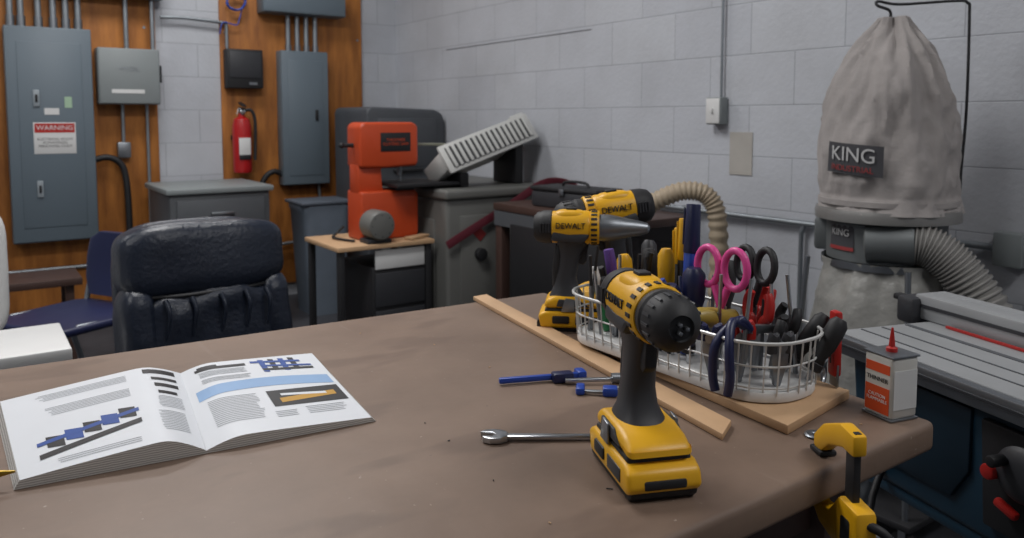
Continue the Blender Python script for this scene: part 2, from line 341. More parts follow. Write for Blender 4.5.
# ---------------- stick and board
a=Asm("wooden_strip",(0,0,TZ+.0005))
a.prism("strip",[(.838,1.335),(.872,1.337),(.742,.600),(.700,.578)],.008,PIN,'xy',.004,.001)
a=Asm("wooden_board",(0,0,TZ+.0005))
a.prism("board",[(.775,.545),(.945,.572),(.952,.93),(.815,.93)],.012,PIN,'xy',.006,.0015)
a=Asm("wood_splinters",(0,0,TZ+.0005))
for i in range(18):
    x,y=random.uniform(.3,.9),random.uniform(.5,1.28)
    if .66<x and y>.55:continue
    if x<.42 and y<1.2:continue
    a.box("chip_%d"%i,(random.uniform(.002,.007),.0010,.0008),(x,y,.0005),random.choice([PIN,BLK,PIN]),0,(0,0,random.uniform(0,180)))
BZ=TZ+.013
# ---------------- rack
def rrect(x0,x1,y0,y1,r,z,k=6):
    P=[]
    for cx,cy,a0 in((x1-r,y1-r,0),(x0+r,y1-r,90),(x0+r,y0+r,180),(x1-r,y0+r,270)):
        for i in range(k+1):
            an=math.radians(a0+90*i/k);P.append((cx+r*math.cos(an),cy+r*math.sin(an),z))
    return P
rk=Asm("wire_tool_basket",(0,0,BZ+.0005))
WIR=mat("white_coated_wire",'#C4C4C2',.35,.2)
bx0,bx1,by0,by1=.787,.933,.585,.985
rk.prism("tray_base",[(x,y) for x,y,z in rrect(bx0,bx1,by0,by1,.065,0)],.014,WHT,'xy',.007,.003)
for i,(z,g_) in enumerate([(.018,.002),(.047,-.001),(.078,-.005)]):
    rk.tube("rim_%d"%i,rrect(bx0+g_,bx1-g_,by0+g_,by1-g_,.065,z),.0024 if i==2 else .0014,WIR,6,closed=True)
Pl=rrect(0,bx1-bx0,0,by1-by0,.065,0,3);Pc=Vector(((bx1-bx0)/2,(by1-by0)/2,0));per=[]
for i in range(len(Pl)):
    A=Vector(Pl[i]);B=Vector(Pl[(i+1)%len(Pl)]);n=max(1,round((B-A).length/.019))
    for j in range(n):per.append(A+(B-A)*j/n)
for i,q in enumerate(per):
    o=(q-Pc).normalized()*.005;Q=q+Vector((bx0,by0,0))
    rk.cyl("wire_%d"%i,(Q.x,Q.y,.010),(Q.x+o.x,Q.y+o.y,.078),.0011,WIR,seg=6)
# ---------------- hand tools
def orient(base,tip):
    d=(Vector(tip)-Vector(base)).normalized();return d.to_track_quat('Z','Y').to_euler()
def screwdriver(base,top,hc,hl_=.095,r=.015,name="screwdriver"):
    base,top=Vector(base),Vector(top);L=(top-base).length
    a=Asm(name,base,rot=orient(base,top))
    a.cyl("shank",(0,0,0),(0,0,L-hl_+.01),.003,CHR,seg=10)
    z=L-hl_
    a.lathe("handle",[(.006,z),(r*.75,z+.006),(r*.65,z+hl_*.25),(r*.95,z+hl_*.45),(r,z+hl_*.7),(r*.95,z+hl_*.9),(r*.55,z+hl_)],hc,seg=12,ang=50)
    a.lathe("collar",[(r*.6,z-.002),(r*.82,z),(r*.8,z+.009),(r*.6,z+.011)],BLK,seg=14)
def pliers(base,top,hc,spread=.03,name="pliers"):
    base,top=Vector(base),Vector(top);L=(top-base).length
    a=Asm(name,base,rot=orient(base,top))
    for sg in(-1,1):
        a.prism("jaw_%d"%(sg>0),[(0,0),(sg*.004,0),(sg*.011,.035),(sg*.010,.055),(-sg*.006,.06),(0,.03)],.008,STL,'xz',0,.001)
        a.tube("handle_%d"%(sg>0),[(sg*.004,0,.055),(sg*.010,0,.07),(sg*spread*.75,0,L*.7),(sg*spread*.8,0,L*.88),(sg*spread*.6,0,L)],.0065,hc,10,5,rf=lambda t,i:.75+.35*math.sin(t*math.pi*.9),flat=1)
    a.cyl("pivot",(0,-.006,.055),(0,.006,.055),.007,STL,seg=16)
def scissors(base,top,hc,R=.021,rz=0):
    base,top=Vector(base),Vector(top);L=(top-base).length
    a=Asm("scissors",base,rot=orient(base,top));a.M=Matrix.Rotation(math.radians(rz),4,'Z')
    for sg in(-1,1):
        a.prism("blade_%d"%(sg>0),[(0,0),(sg*.002,0),(sg*.009,L*.5),(-sg*.004,L*.52)],.002,CHR,'xz',sg*.0012)
        c=(sg*(R+.001),L-R*1.25)
        a.tube("ring_%d"%(sg>0),[(c[0]+R*.85*math.cos(t_),0,c[1]+R*1.15*math.sin(t_)) for t_ in [2*math.pi*i/20 for i in range(20)]],.0052,hc,10,closed=True)
        a.tube("shank_%d"%(sg>0),[(-sg*.002,0,L*.45),(sg*.004,0,L*.55),(sg*.012,0,L-R*2.4)],.0055,hc,10,4)
    a.cyl("pivot",(0,-.004,L*.47),(0,.004,L*.47),.004,CHR,seg=14)
def marker(base,top,bc,cc,r=.0075,name="marker_pen"):
    base,top=Vector(base),Vector(top);L=(top-base).length
    a=Asm(name,base,rot=orient(base,top))
    a.cyl("barrel",(0,0,0),(0,0,L*.68),r,bc,bev=.001,seg=18);a.cyl("cap",(0,0,L*.67),(0,0,L),r*1.1,cc,r*.95,bev=.0015,seg=18);a.box("clip",(.003,.002,L*.25),(r*1.15,0,L*.85),cc,.0008)
Z0=BZ+.016
marker((.85,.77,Z0),(.872,.782,1.045),BLU,NAV,.011)
marker((.87,.80,Z0),(.885,.812,1.02),BLK,YEL,.008)
marker((.90,.83,Z0),(.91,.845,1.0),DGR,YEL,.008)
marker((.88,.94,Z0),(.865,.958,.955),PUR,PUR,.009)
marker((.84,.93,Z0),(.83,.955,.93),GRN,WHT,.007)
screwdriver((.85,.76,Z0),(.845,.755,.958),NAV,.085,.017)
screwdriver((.83,.78,Z0),(.815,.77,.935),NAV,.08,.014)
screwdriver((.86,.90,Z0),(.85,.905,.955),YEL,.085,.013)
screwdriver((.88,.87,Z0),(.88,.88,.965),BLK,.085,.014)
screwdriver((.84,.86,Z0),(.825,.87,.93),YEL,.07,.012)
screwdriver((.90,.90,Z0),(.92,.92,.97),DGR,.08,.013)
screwdriver((.90,.75,Z0),(.925,.76,.96),BLK,.09,.014)
screwdriver((.82,.83,Z0),(.80,.835,.925),BLK,.075,.013)
screwdriver((.82,.74,Z0),(.80,.725,.915),NAV,.07,.013)
screwdriver((.86,.82,Z0),(.858,.822,.975),YEL,.09,.013)
screwdriver((.89,.60,Z0),(.925,.575,.91),BLK,.075,.013)
scissors((.85,.71,Z0),(.856,.715,.992),PNK,.023,-40)
scissors((.885,.69,Z0),(.905,.695,.99),BLK,.02,-25)
pliers((.865,.665,Z0),(.875,.665,.935),RED,.022)
pliers((.885,.65,Z0),(.91,.640,.915),BLK,.024)
pliers((.83,.66,Z0),(.825,.655,.905),RED,.016)
pliers((.90,.71,Z0),(.93,.69,.93),RED,.02)
pliers((.86,.84,Z0),(.865,.845,.965),BLK,.02)
pliers((.83,.82,Z0),(.82,.81,.935),BLU,.018)
pliers((.83,.90,Z0),(.815,.90,.92),BLK,.018)
pliers((.86,.63,Z0),(.865,.62,.91),BLK,.02)
pliers((.90,.86,Z0),(.91,.87,.95),RED,.018)
pliers((.85,.95,Z0),(.845,.96,.925),BLK,.016)
pliers((.81,.69,Z0),(.795,.68,.90),NAV,.016)
pliers((.84,.61,Z0),(.835,.60,.895),DGR,.015)
screwdriver((.90,.64,Z0),(.945,.61,.905),BLK,.08,.013)
a=Asm("needle_nose_pliers",(.85,.645,.94))
for sg in(-1,1):a.tube("handle_%d"%(sg>0),[(-.02,0,-.045),(-.045+sg*.006,.002,-.03),(-.072,sg*.010,-.055),(-.074,sg*.014,-.095),(-.073,sg*.010,-.118)],.006,NAV,10,5)
a.prism("jaw",[(-.02,-.05),(.02,-.055),(.04,-.05),(.02,-.044),(-.02,-.038)],.008,STL,'xz',0,.001)
a=Asm("chisel",(.925,.70,.885),rot=orient((.925,.70,.885),(.79,.705,.905)))
a.cyl("blade",(0,0,0),(0,0,.06),.004,CHR,seg=10);a.lathe("handle",[(.006,.055),(.0125,.06),(.011,.075),(.014,.10),(.0135,.125),(.008,.137)],OLV,seg=20)
a=Asm("drill_bit_set")
for i in range(20):
    bx,by=.81+.1*random.random(),.62+.34*random.random();L=random.uniform(.09,.14);dx,dy=random.uniform(-.015,.015),random.uniform(-.015,.015)
    a.tube("flute_%d"%i,[(bx,by,Z0),(bx+dx*.6,by+dy*.6,Z0+L*.6)],.003,STL,8);a.cyl("shank_%d"%i,(bx+dx*.55,by+dy*.55,Z0+L*.55),(bx+dx,by+dy,Z0+L),.0026,random.choice([STL,CHR,BLK]),seg=10)
a=Asm("putty_knife",(.940,.592,TZ+.0135),-30)
a.box("handle",(.012,.018,.088),(0,0,.058),RED,.004);a.box("blade",(.003,.02,.03),(0,0,.0155),STL,.0005);a.box("grip_panel",(.0125,.008,.06),(0,0,.06),BLK,.002)
a=Asm("bar_clamp",(.60,.88,TZ+.0005),-22)
a.box("bar",(.12,.008,.008),(.055,0,.006),BLU,.002);a.box("fixed_jaw",(.014,.022,.012),(.115,.005,.006),BLU,.003);a.box("sliding_jaw",(.03,.018,.014),(.085,-.006,.007),NAV,.003);a.cyl("screw",(.085,-.02,.006),(.15,-.028,.006),.0032,CHR);a.cyl("knob",(.15,-.028,.0075),(.165,-.03,.0075),.007,STL)
a=Asm("bar_clamp",(.665,.79,TZ+.0005),-42)
a.box("bar",(.09,.007,.004),(.05,0,.004),STL,.001);a.box("fixed_jaw",(.012,.026,.010),(.0,.006,.005),BLU,.003);a.box("sliding_jaw",(.02,.018,.012),(.04,.0,.006),BLU,.003);a.cyl("screw",(.04,.012,.006),(.085,.02,.006),.0028,CHR);a.box("handle",(.03,.006,.006),(.07,-.014,.004),STL,.002,rot=(0,0,20))
# wrench
a=Asm("combination_wrench",(.483,.733,TZ+.0005),-35)
a.prism("shaft",[(.018,-.005),(.12,-.004),(.12,.004),(.018,.005)],.005,CHR,'xy',.004,.0015)
jaw=[(.02,-.007),(.012,-.013),(.0,-.014),(-.008,-.009),(-.010,-.004),(.002,-.005),(.006,0),(.002,.005),(-.012,.006),(-.008,.012),(.002,.015),(.014,.012),(.02,.006)]
a.prism("open_jaw",jaw,.007,CHR,'xy',.004,.001)
a.tube("box_end",[(.13+.01*math.cos(i*.5236),.01*math.sin(i*.5236),.0045) for i in range(12)],.004,CHR,8,closed=True)
a=Asm("steel_washer",(.800,.525,TZ+.0003))
a.tube("ring",[(.0085*math.cos(i*.3927),.0085*math.sin(i*.3927),.002) for i in range(16)],.0045,STL,8,closed=True,flat=.4,up=(0,0,1))
a=Asm("hose_clamp",(.962,.625,TZ+.0005),20)
a.tube("band",[(.014*math.cos(i*.3927),0,.016+.014*math.sin(i*.3927)) for i in range(16)],.004,CHR,8,closed=True);a.cyl("screw",(-.012,0,.032),(.014,0,.032),.005,CHR);a.prism("wing",[(.014,.024),(.024,.018),(.026,.046),(.014,.038)],.003,CHR,'xz',0,.001)
# tin
a=Asm("solvent_tin",(.935,.512,TZ+.0005),-14,.97)
TW=mat("tin_white",'#C6C4BE',.35,.2);TO_=mat("tin_orange",'#C4481E',.4)
a.box("can",(.044,.046,.080),(0,0,.042),TW,.005,seg=3);a.box("rim_top",(.046,.048,.003),(0,0,.082),STL,.001);a.box("rim_bottom",(.046,.048,.003),(0,0,.0016),STL,.001)
a.box("label_orange",(.0006,.038,.034),(-.0222,0,.024),TO_);a.box("label_band",(.0006,.038,.012),(-.0222,0,.065),TO_);a.box("label_side",(.038,.0006,.05),(0,-.0232,.04),WHT)
a.text("label_text","THINNER",.008,(-.0227,0,.050),(90,0,-90),INKD,.0002);a.text("label_text_b","CAUTION\nFLAMMABLE",.006,(-.0227,0,.026),(90,0,-90),WHT,.0002)
a.lathe("spout",[(.007,.083),(.007,.088),(.004,.090),(.0028,.102),(.0013,.114)],RED,seg=16)
# clamp at the edge
a=Asm("quick_grip_clamp",(.738,.440,0),-28)
a.box("bar",(.008,.016,.135),(0,0,.782),BLK,.001)
a.prism("upper_jaw",[(-.012,.848),(-.012,.826),(.010,.828),(.036,.820),(.052,.806),(.068,.806),(.068,.820),(.05,.838),(.015,.852)],.016,YEL,'yz',0,.003)
a.box("upper_pad",(.020,.024,.006),(0,.060,.8038),BLK,.002)
a.prism("lower_jaw",[(-.016,.775),(.012,.775),(.03,.752),(.055,.748),(.07,.758),(.07,.746),(.05,.728),(.015,.72),(-.016,.716)],.018,YEL,'yz',0,.003)
a.box("lower_pad",(.022,.02,.004),(0,.062,.7594),BLK,.001)
a.prism("body",[(-.028,.775),(.01,.778),(.014,.722),(-.030,.718)],.024,YEL,'yz',0,.005)
a.box("body_insert",(.0265,.02,.03),(0,-.008,.748),BLK,.004)
a.tube("trigger",[(0,-.022,.762),(.014,-.035,.757),(.032,-.04,.735)],.005,BLK,10,4);a.tube("grip",[(0,-.020,.735),(.012,-.03,.722),(.022,-.035,.695)],.008,YEL,10,4)
# ---------------- table saw
s=Asm("table_saw",(1.24,.78,0),-17.5)
s.box("top_plate",(.62,.64,.022),(.31,-.32,.789),ALU,.004)
s.box("front_edge_rail",(.018,.66,.030),(-.012,-.32,.785),STL,.003);s.box("edge_slot",(.004,.66,.004),(-.0215,-.32,.787),DGR)
for i,x in enumerate((.045,.09,.145)):s.box("groove_%d"%i,(.003 if i<2 else .010,.62,.002),(x,-.32,.8003),CABG)
s.box("fence",(.05,.72,.045),(.225,-.33,.823),ALU,.004);s.box("fence_top_lip",(.02,.72,.006),(.26,-.33,.842),ALU,.002);s.box("fence_red_strip",(.005,.5,.004),(.193,-.30,.8028),RED)
s.box("fence_slot",(.003,.70,.006),(.1995,-.33,.826),DGR)
s.box("fence_head",(.09,.04,.05),(.225,.035,.815),DGR,.008);s.box("fence_lever",(.02,.05,.012),(.225,.075,.825),BLK,.004)
s.box("insert_plate",(.09,.34,.002),(.36,-.33,.8008),RED,.0005);s.box("blade_slot",(.006,.28,.003),(.36,-.33,.8012),BLK)
s.prism("housing",[(-.02,.777),(-.56,.777),(-.55,.66),(-.52,.58),(-.50,.57),(-.07,.57),(-.05,.60),(-.03,.68)],.52,TEAL,'yz',.275,.012,3)
s.prism("side_panel",[(-.08,.755),(-.27,.755),(-.27,.66),(-.24,.61),(-.10,.61),(-.08,.64)],.008,mat("teal_panel",'#152B3A',.45),'yz',.013,.003)
s.box("housing_band",(.012,.5,.014),(.012,-.29,.768),BLK,.003)
s.box("base_frame",(.54,.56,.03),(.29,-.29,.565),TEAL,.01)
s.prism("control_plate",[(-.29,.75),(-.42,.75),(-.42,.60),(-.30,.60)],.012,BLK,'yz',.010,.004)
s.lathe("crank_wheel",[(.02,0),(.036,.004),(.038,.012),(.032,.018),(.012,.022)],DGR,(.004,-.365,.70),(-1,0,0));s.cyl("crank_knob",(-.016,-.345,.715),(-.04,-.345,.715),.008,BLK,bev=.002)
s.cyl("height_knob",(.004,-.325,.690),(-.022,-.325,.690),.011,RED,bev=.003);s.box("red_lock_lever",(.012,.035,.012),(-.006,-.345,.645),RED,.004,rot=(18,0,0))
for i,(x,y,x2,y2) in enumerate([(.05,-.05,-.06,.08),(.05,-.53,-.06,-.62),(.53,-.05,.62,.08),(.53,-.53,.62,-.62)]):
    s.tube("stand_leg_%d"%i,[(x,y,.56),(x2,y2,.0+.012)],.014,GALV,12)
    s.cyl("stand_foot_%d"%i,(x2,y2,0),(x2,y2,.03),.018,BLK)
s.tube("stand_handle",[(.05,-.02,.53),(-.08,-.02,.57),(-.17,-.10,.60),(-.175,-.20,.60),(-.06,-.42,.545),(.05,-.48,.53)],.013,GALV,12,5)
s.tube("cross_brace",[(-.03,.05,.25),(.58,.05,.25)],.01,GALV,10);s.tube("cross_brace_b",[(-.03,-.59,.25),(.58,-.59,.25)],.01,GALV,10)
s.tube("power_cord",[(.02,-.10,.60),(-.04,-.14,.52),(-.05,-.25,.42),(.0,-.3,.25),(.1,-.3,.02)],.006,BLK,8,5)
# ---------------- dust collector
d=Asm("dust_collector",(2.205,1.240,0))
def bagwr(p,c):
    q=p-c
    if q.length<.015:return p
    th=math.atan2(q.y,q.x);up=max(0,min(1,(p.z-.93)/.5))
    w1=noise.noise(Vector((math.cos(th)*1.6,math.sin(th)*1.6,p.z*4)))
    fold=abs(noise.noise(Vector((math.cos(th)*3.2+p.z*1.5,math.sin(th)*3.2,p.z*2.2+5))))
    fold2=abs(noise.noise(Vector((math.cos(th)*5,math.sin(th)*5+p.z*6,p.z*9+2))))
    k=w1*.022-.055*fold*(.35+.65*up)*min(1,q.length/.08)+.018-.020*fold2
    return p+q.normalized()*k
prof=[(1.458,.028,.02),(1.435,.048,.03),(1.40,.078,.06),(1.35,.108,.1),(1.30,.130,.125),(1.24,.150,.145),(1.17,.163,.158),(1.10,.172,.168),(1.04,.177,.170),(.99,.180,.174),(.95,.176,.170),(.925,.182,.178),(.905,.186,.186)]
pp=[]
for i in range(len(prof)-1):
    for k in range(7):
        t_=k/7;pp.append(tuple(prof[i][j]*(1-t_)+prof[i+1][j]*t_ for j in range(3)))
pp.append(prof[-1])
dirR=Vector((.48,-.877,0));dirF=Vector((.877,.48,0))
d.loft("filter_bag",[(Vector((0,0,z)),dirR*a_,dirF*b_,2) for z,a_,b_ in pp],BAG,110,dom=bagwr,ang=80)
d.cyl("bag_band",(0,0,.925),(0,0,.94),.188,BAG,seg=48)
d.lathe("ring_band",[(.178,.878),(.195,.880),(.196,.90),(.192,.912),(.178,.915)],mat("band_grey",'#7E7D7B',.4,.3),(0,0,0),seg=48)
d.lathe("drum",[(.15,.75),(.16,.755),(.162,.87),(.183,.882)],DRM,(0,0,0),seg=48)
d.box("motor_plate",(.13,.10,.1),(.0,.17,.82),DRM,.012,rot=(0,0,30))
d.loft("collection_sack",[(Vector((0,0,z)),dirR*r_,dirF*r_,2) for z,r_ in [(.765,.166),(.74,.160),(.72,.166),(.70,.17),(.68,.172),(.66,.178),(.64,.180),(.6,.185),(.55,.19),(.5,.195),(.4,.195),(.3,.19),(.22,.17),(.2,.1)]],FOIL,72,dom=bagwr,ang=80)
d.cyl("sack_strap",(0,0,.745),(0,0,.765),.174,STL,seg=48)
d.box("base_plate",(.44,.44,.02),(0,0,.09),BLK,.005)
for i,(x,y) in enumerate([(-.19,-.19),(.19,-.19),(.19,.19),(-.19,.19)]):
    d.cyl("caster_%d"%i,(x-.012,y,.035),(x+.012,y,.035),.035,BLK,bev=.004);d.cyl("post_%d"%i,(x,y,.1),(x*.8,y*.8,.76),.008,STL);d.box("caster_fork_%d"%i,(.03,.02,.04),(x,y,.07),STL)
LBL=mat("label_dark",'#3A3A3E',.8);LR=mat("label_red",'#8A2C2C',.7);LW=mat("label_white",'#B4B4B4',.7)
def arc_label(n,z0,z1,a0,a1,r,m,tilt=0):
    bm=bmesh.new();N=14;row=[]
    for i in range(N+1):
        an=math.radians(a0+(a1-a0)*i/N);dz=tilt*i/N;row.append((bm.verts.new((r*math.cos(an),r*math.sin(an),z0+dz)),bm.verts.new((r*.985*math.cos(an),r*.985*math.sin(an),z1+dz))))
    for i in range(N):bm.faces.new((row[i][0],row[i+1][0],row[i+1][1],row[i][1]))
    d.f(bm,n,m)
def curved_text(n,body,size,ac,z,r,m,tilt=0):
    o=d.text(n,body,size,(0,0,0),(0,0,0),m,.0003)
    for v in o.data.vertices:
        x,y,zz=v.co;an=math.radians(ac)+x/r
        rr_=r+zz+.001;v.co=(rr_*math.cos(an),rr_*math.sin(an),z+y+tilt*x)
arc_label("bag_label",1.020,1.105,154,206,.190,LBL,-.012);curved_text("bag_label_text","KING",.056,180,1.068,.191,LW,-.07);curved_text("bag_label_sub","INDUSTRIAL",.023,180,1.030,.193,LR,-.07)
arc_label("drum_label",.795,.868,148,180,.164,LBL);arc_label("drum_label_red",.795,.825,148,180,.1645,LR);curved_text("drum_label_text","KING",.028,164,.845,.1655,LW)
d.tube("bag_hook_wire",[(-.02,0,1.44),(-.02,0,1.475),(-.05,.02,1.49),(-.03,.03,1.505),(.03,0,1.498),(.14,-.10,1.505),(.175,-.12,1.500),(.18,-.124,1.46),(.185,-.125,1.2),(.18,-.120,1.02),(.18,-.118,.95),(.15,-.11,.885)],.0042,BLK,8,5)
d.lathe("outlet_duct",[(.05,-.06),(.058,-.055),(.058,.06),(.055,.066)],DRM,(-.115,-.075,.825),(.42,-.9,.05))
d.tube("blower_hose",[(-.095,-.115,.828),(-.075,-.155,.825),(-.055,-.195,.800),(-.035,-.235,.755),(-.015,-.285,.68),(.0,-.36,.55),(-.01,-.5,.40)],.054,HOS,24,22,rf=lambda t,i:1+.07*(1 if i%4<2 else -1))
# ---------------- wall right things
a=Asm("wall_conduit")
a.tube("horizontal_run",[(2.515,2.5,.785),(2.515,.6,.785)],.011,GALV,12)
for i,y in enumerate((2.3,1.6,.95)):a.box("strap_%d"%i,(.03,.02,.03),(2.523,y,.785),GALV,.002)
a.box("junction_box",(.05,.08,.10),(2.512,1.03,.785),EGL,.004)
a.tube("drop",[(2.515,1.72,.785),(2.515,1.735,.75),(2.515,1.735,.3)],.009,GALV,10)
a=Asm("light_switch")
a.tube("riser",[(2.52,2.125,1.25),(2.52,2.125,2.95)],.006,GALV,10);a.box("switch_box",(.05,.075,.11),(2.514,2.14,1.2),EGL,.005);a.box("cover",(.004,.068,.1),(2.488,2.14,1.2),WHT,.001);a.box("toggle",(.012,.008,.02),(2.482,2.14,1.2),WHT,.002)
plainbox("wall_patch",(2.536,1.98,.945),(2.5399,2.09,1.115),mat("patch_beige",'#A6A29C',.7))
plainbox("trim_1",(2.536,2.95,1.602),(2.5399,4.35,1.606),mat("crack_paint",'#85878D',.7))
# ---------------- background: panels
a=Asm("plywood_panel");a.box("sheet",(1.12,.018,2.75),(.40,5.05,1.46),PLY,.001)
for i,(x,z) in enumerate([(.0,.3),(.9,.3),(.9,1.7),(.0,1.7)]):a.cyl("screw_%d"%i,(x,5.041,z),(x,5.038,z),.008,STL,seg=12)
a=Asm("plywood_panel");a.box("sheet",(.94,.018,2.75),(1.80,5.05,1.46),PLY,.001)
for i,(x,z) in enumerate([(1.36,.3),(2.24,.3),(2.24,1.7),(1.36,1.7)]):a.cyl("screw_%d"%i,(x,5.041,z),(x,5.038,z),.008,STL,seg=12)
def panel(name,x0,x1,z0,z1,dep,m,door=True):
    a=Asm(name,((x0+x1)/2,5.0405,(z0+z1)/2));w_,h_=x1-x0,z1-z0
    a.box("enclosure",(w_,dep,h_),(0,-dep/2,0),m,.006)
    if door:
        a.box("cover",(w_*.985,.006,h_*.99),(0,-dep-.002,0),m,.003);a.box("door",(w_*.74,.006,h_*.86),(0,-dep-.006,0),m,.003)
    return a,dep
a,dp=panel("breaker_panel",.20,.61,.495,1.66,.10,EGR)
for i,z in enumerate((.20,-.29)):
    a.box("latch_%d"%i,(.03,.012,.09),(-.07,-dp-.012,z),mat("latch_grey",'#8A9298',.4),.004);a.box("latch_slot_%d"%i,(.012,.008,.04),(-.07,-dp-.018,z),BLK,.002)
a.box("warning_label",(.20,.002,.17),(.01,-dp-.0095,-.015),WHT,.0005);a.box("warning_header",(.19,.002,.05),(.01,-dp-.0105,.04),RED);a.text("warning_text","WARNING",.036,(.01,-dp-.012,.04),(90,0,0),WHT)
a.text("warning_body","ELECTRICAL ROOM\nAUTHORIZED\nPERSONNEL ONLY",.019,(.01,-dp-.0105,-.04),(90,0,0),INKD);a.box("rating_plate",(.07,.002,.035),(-.0,-dp-.0095,.13),WHT);a.box("inspection_sticker",(.035,.002,.06),(.08,-dp-.0095,.18),mat("sticker_green",'#9AB59A',.5))
for i,x in enumerate((-.17,-.12,-.04,.03,.09,.15)):a.tube("conduit_%d"%i,[(x,-.05,.58),(x,-.05,.775)],.016,GALV,12);a.cyl("coupling_%d"%i,(x,-.05,.58),(x,-.05,.64),.022,STL)
a.tube("black_cable",[(.21,-.05,-.14),(.27,-.05,-.13),(.33,-.05,-.16),(.36,-.05,-.24),(.37,-.05,-.45),(.37,-.05,-.9)],.018,BLK,12,5)
a,dp=panel("disconnect_box",.635,.955,1.25,1.565,.12,EGL,False)
a.box("cover",(.31,.008,.305),(0,-.123,0),EGL,.004);a.box("label",(.17,.002,.022),(-.01,-.128,-.085),WHT);a.box("lever",(.02,.03,.1),(.17,-.06,.02),BLK,.004);a.text("maker_text","HYDEL",.035,(0,-.128,.04),(90,0,0),STL)
a.tube("conduit",[(0,-.05,.15),(0,-.05,.445)],.013,GALV,12);a.tube("conduit_b",[(.14,-.05,.15),(.14,-.05,.445)],.012,GALV,12)
a.tube("drop",[(-.03,-.03,-.15),(-.03,-.03,-.38)],.01,GALV,10);a.box("outlet_box",(.07,.05,.09),(-.03,-.025,-.42),STL,.006);a.tube("drop_b",[(.10,-.03,-.15),(.10,-.03,-1.0),(.08,-.03,-1.05)],.009,GALV,10)
a=Asm("speaker_box");a.box("case",(.22,.09,.24),(1.455,4.995,1.475),BLK,.008);a.box("grille",(.19,.006,.16),(1.455,4.948,1.50),DGR,.002);a.box("badge",(.05,.004,.015),(1.50,4.948,1.385),STL)
a=Asm("fire_extinguisher",(1.425,4.96,.83))
FR=mat("extinguisher_red",'#A81C1E',.3)
a.lathe("cylinder",[(.03,0),(.052,.004),(.057,.02),(.057,.29),(.046,.335),(.020,.352),(.018,.37)],FR);a.box("label",(.07,.004,.12),(0,-.0575,.16),WHT,.001)
a.box("label_band",(.07,.004,.03),(0,-.0585,.10),INKD,.001);a.cyl("valve",(0,0,.36),(0,0,.405),.018,STL);a.box("lever",(.02,.11,.012),(0,-.02,.425),BLK,.003,rot=(12,0,0));a.box("carry_handle",(.02,.09,.01),(0,-.015,.40),BLK,.003)
a.tube("hose",[(.015,-.0,.385),(.055,-.01,.39),(.078,-.015,.33),(.075,-.02,.18),(.068,-.03,.08)],.010,BLK,10,5);a.lathe("gauge",[(.016,0),(.016,.012),(.012,.014)],CHR,(0,-.018,.38),(0,-1,0));a.box("bracket",(.10,.02,.03),(0,.065,.22),BLK,.003);a.cyl("tag_stem",(-.02,-.01,.40),(-.035,-.02,.36),.002,WHT)
a,dp=panel("breaker_panel",1.675,1.985,.74,1.60,.10,EGR)
a.box("latch",(.02,.012,.07),(.07,-dp-.012,.02),BLK,.004)
for i,x in enumerate((-.09,-.03,.03,.09)):a.tube("conduit_%d"%i,[(x,-.05,.42),(x,-.05,.655)],.015,GALV,12);a.cyl("coupling_%d"%i,(x,-.05,.43),(x,-.05,.47),.02,STL)
a.tube("conduit_low",[(.10,-.04,-.43),(.11,-.04,-.62),(.09,-.04,-.74),(.0,-.04,-.80),(-.5,-.04,-.84)],.010,GALV,10,4)
a.tube("black_cable",[(-.15,-.05,-.36),(-.2,-.05,-.34),(-.26,-.05,-.38),(-.30,-.05,-.5),(-.30,-.05,-.7)],.018,BLK,12,5)
a,dp=panel("wiring_trough",1.56,2.10,1.83,1.99,.14,EGR,False);a.box("cover",(.53,.006,.15),(0,-.142,0),EGR,.003)
a,dp=panel("wiring_trough",.34,1.0,1.86,2.0,.12,EGR,False);a.box("cover",(.65,.006,.13),(0,-.122,0),EGR,.003)
a=Asm("wall_conduit");a.tube("run",[(.985,5.02,1.765),(1.12,5.02,1.77),(1.36,5.02,1.755),(1.37,5.02,1.755)],.010,GALV,10);a.tube("riser_b",[(1.365,5.02,1.755),(1.365,5.02,1.60)],.010,GALV,10)
a.tube("low_run",[(-.6,5.025,.33),(.9,5.025,.33)],.011,GALV,10)
a=Asm("blue_cable_coil",(1.42,5.0,1.885))
a.tube("coil",[(.055*math.cos(i*.5)*(1+.1*math.sin(i)),-.01+.01*math.sin(i*1.7),.05*math.sin(i*.5)) for i in range(38)],.006,BLU,8,3);a.cyl("hook",(0,.04,.05),(0,-.03,.05),.004,STL)
a.tube("tail",[(.04,0,-.03),(.02,0,-.10),(.0,0,-.14),(-.08,0,-.13),(-.1,0,-.2)],.004,BLU,8,4)
# ---------------- grey file cabinet behind chair
a=Asm("filing_cabinet",(1.13,4.62,0))
a.box("body",(.52,.55,.76),(0,0,.39),CABG,.006);a.box("top",(.56,.59,.03),(0,0,.785),EGL,.006)
for i in range(2):a.box("drawer_%d"%i,(.46,.02,.34),(0,-.28,.21+.36*i),CABG,.006);a.box("pull_%d"%i,(.12,.02,.02),(0,-.297,.3+.36*i),STL,.004)
a=Asm("storage_bin",(1.76,4.55,0));a.loft("bin",[((0,0,z),(w_,0,0),(0,.14,0),6) for z,w_ in((.0,.11),(.30,.13),(.62,.15),(.64,.16),(.66,.16))],mat("bin_bluegrey",'#6A7480',.5),32);a.box("lid",(.33,.3,.02),(0,0,.67),mat("bin_lid",'#555C66',.5),.006)
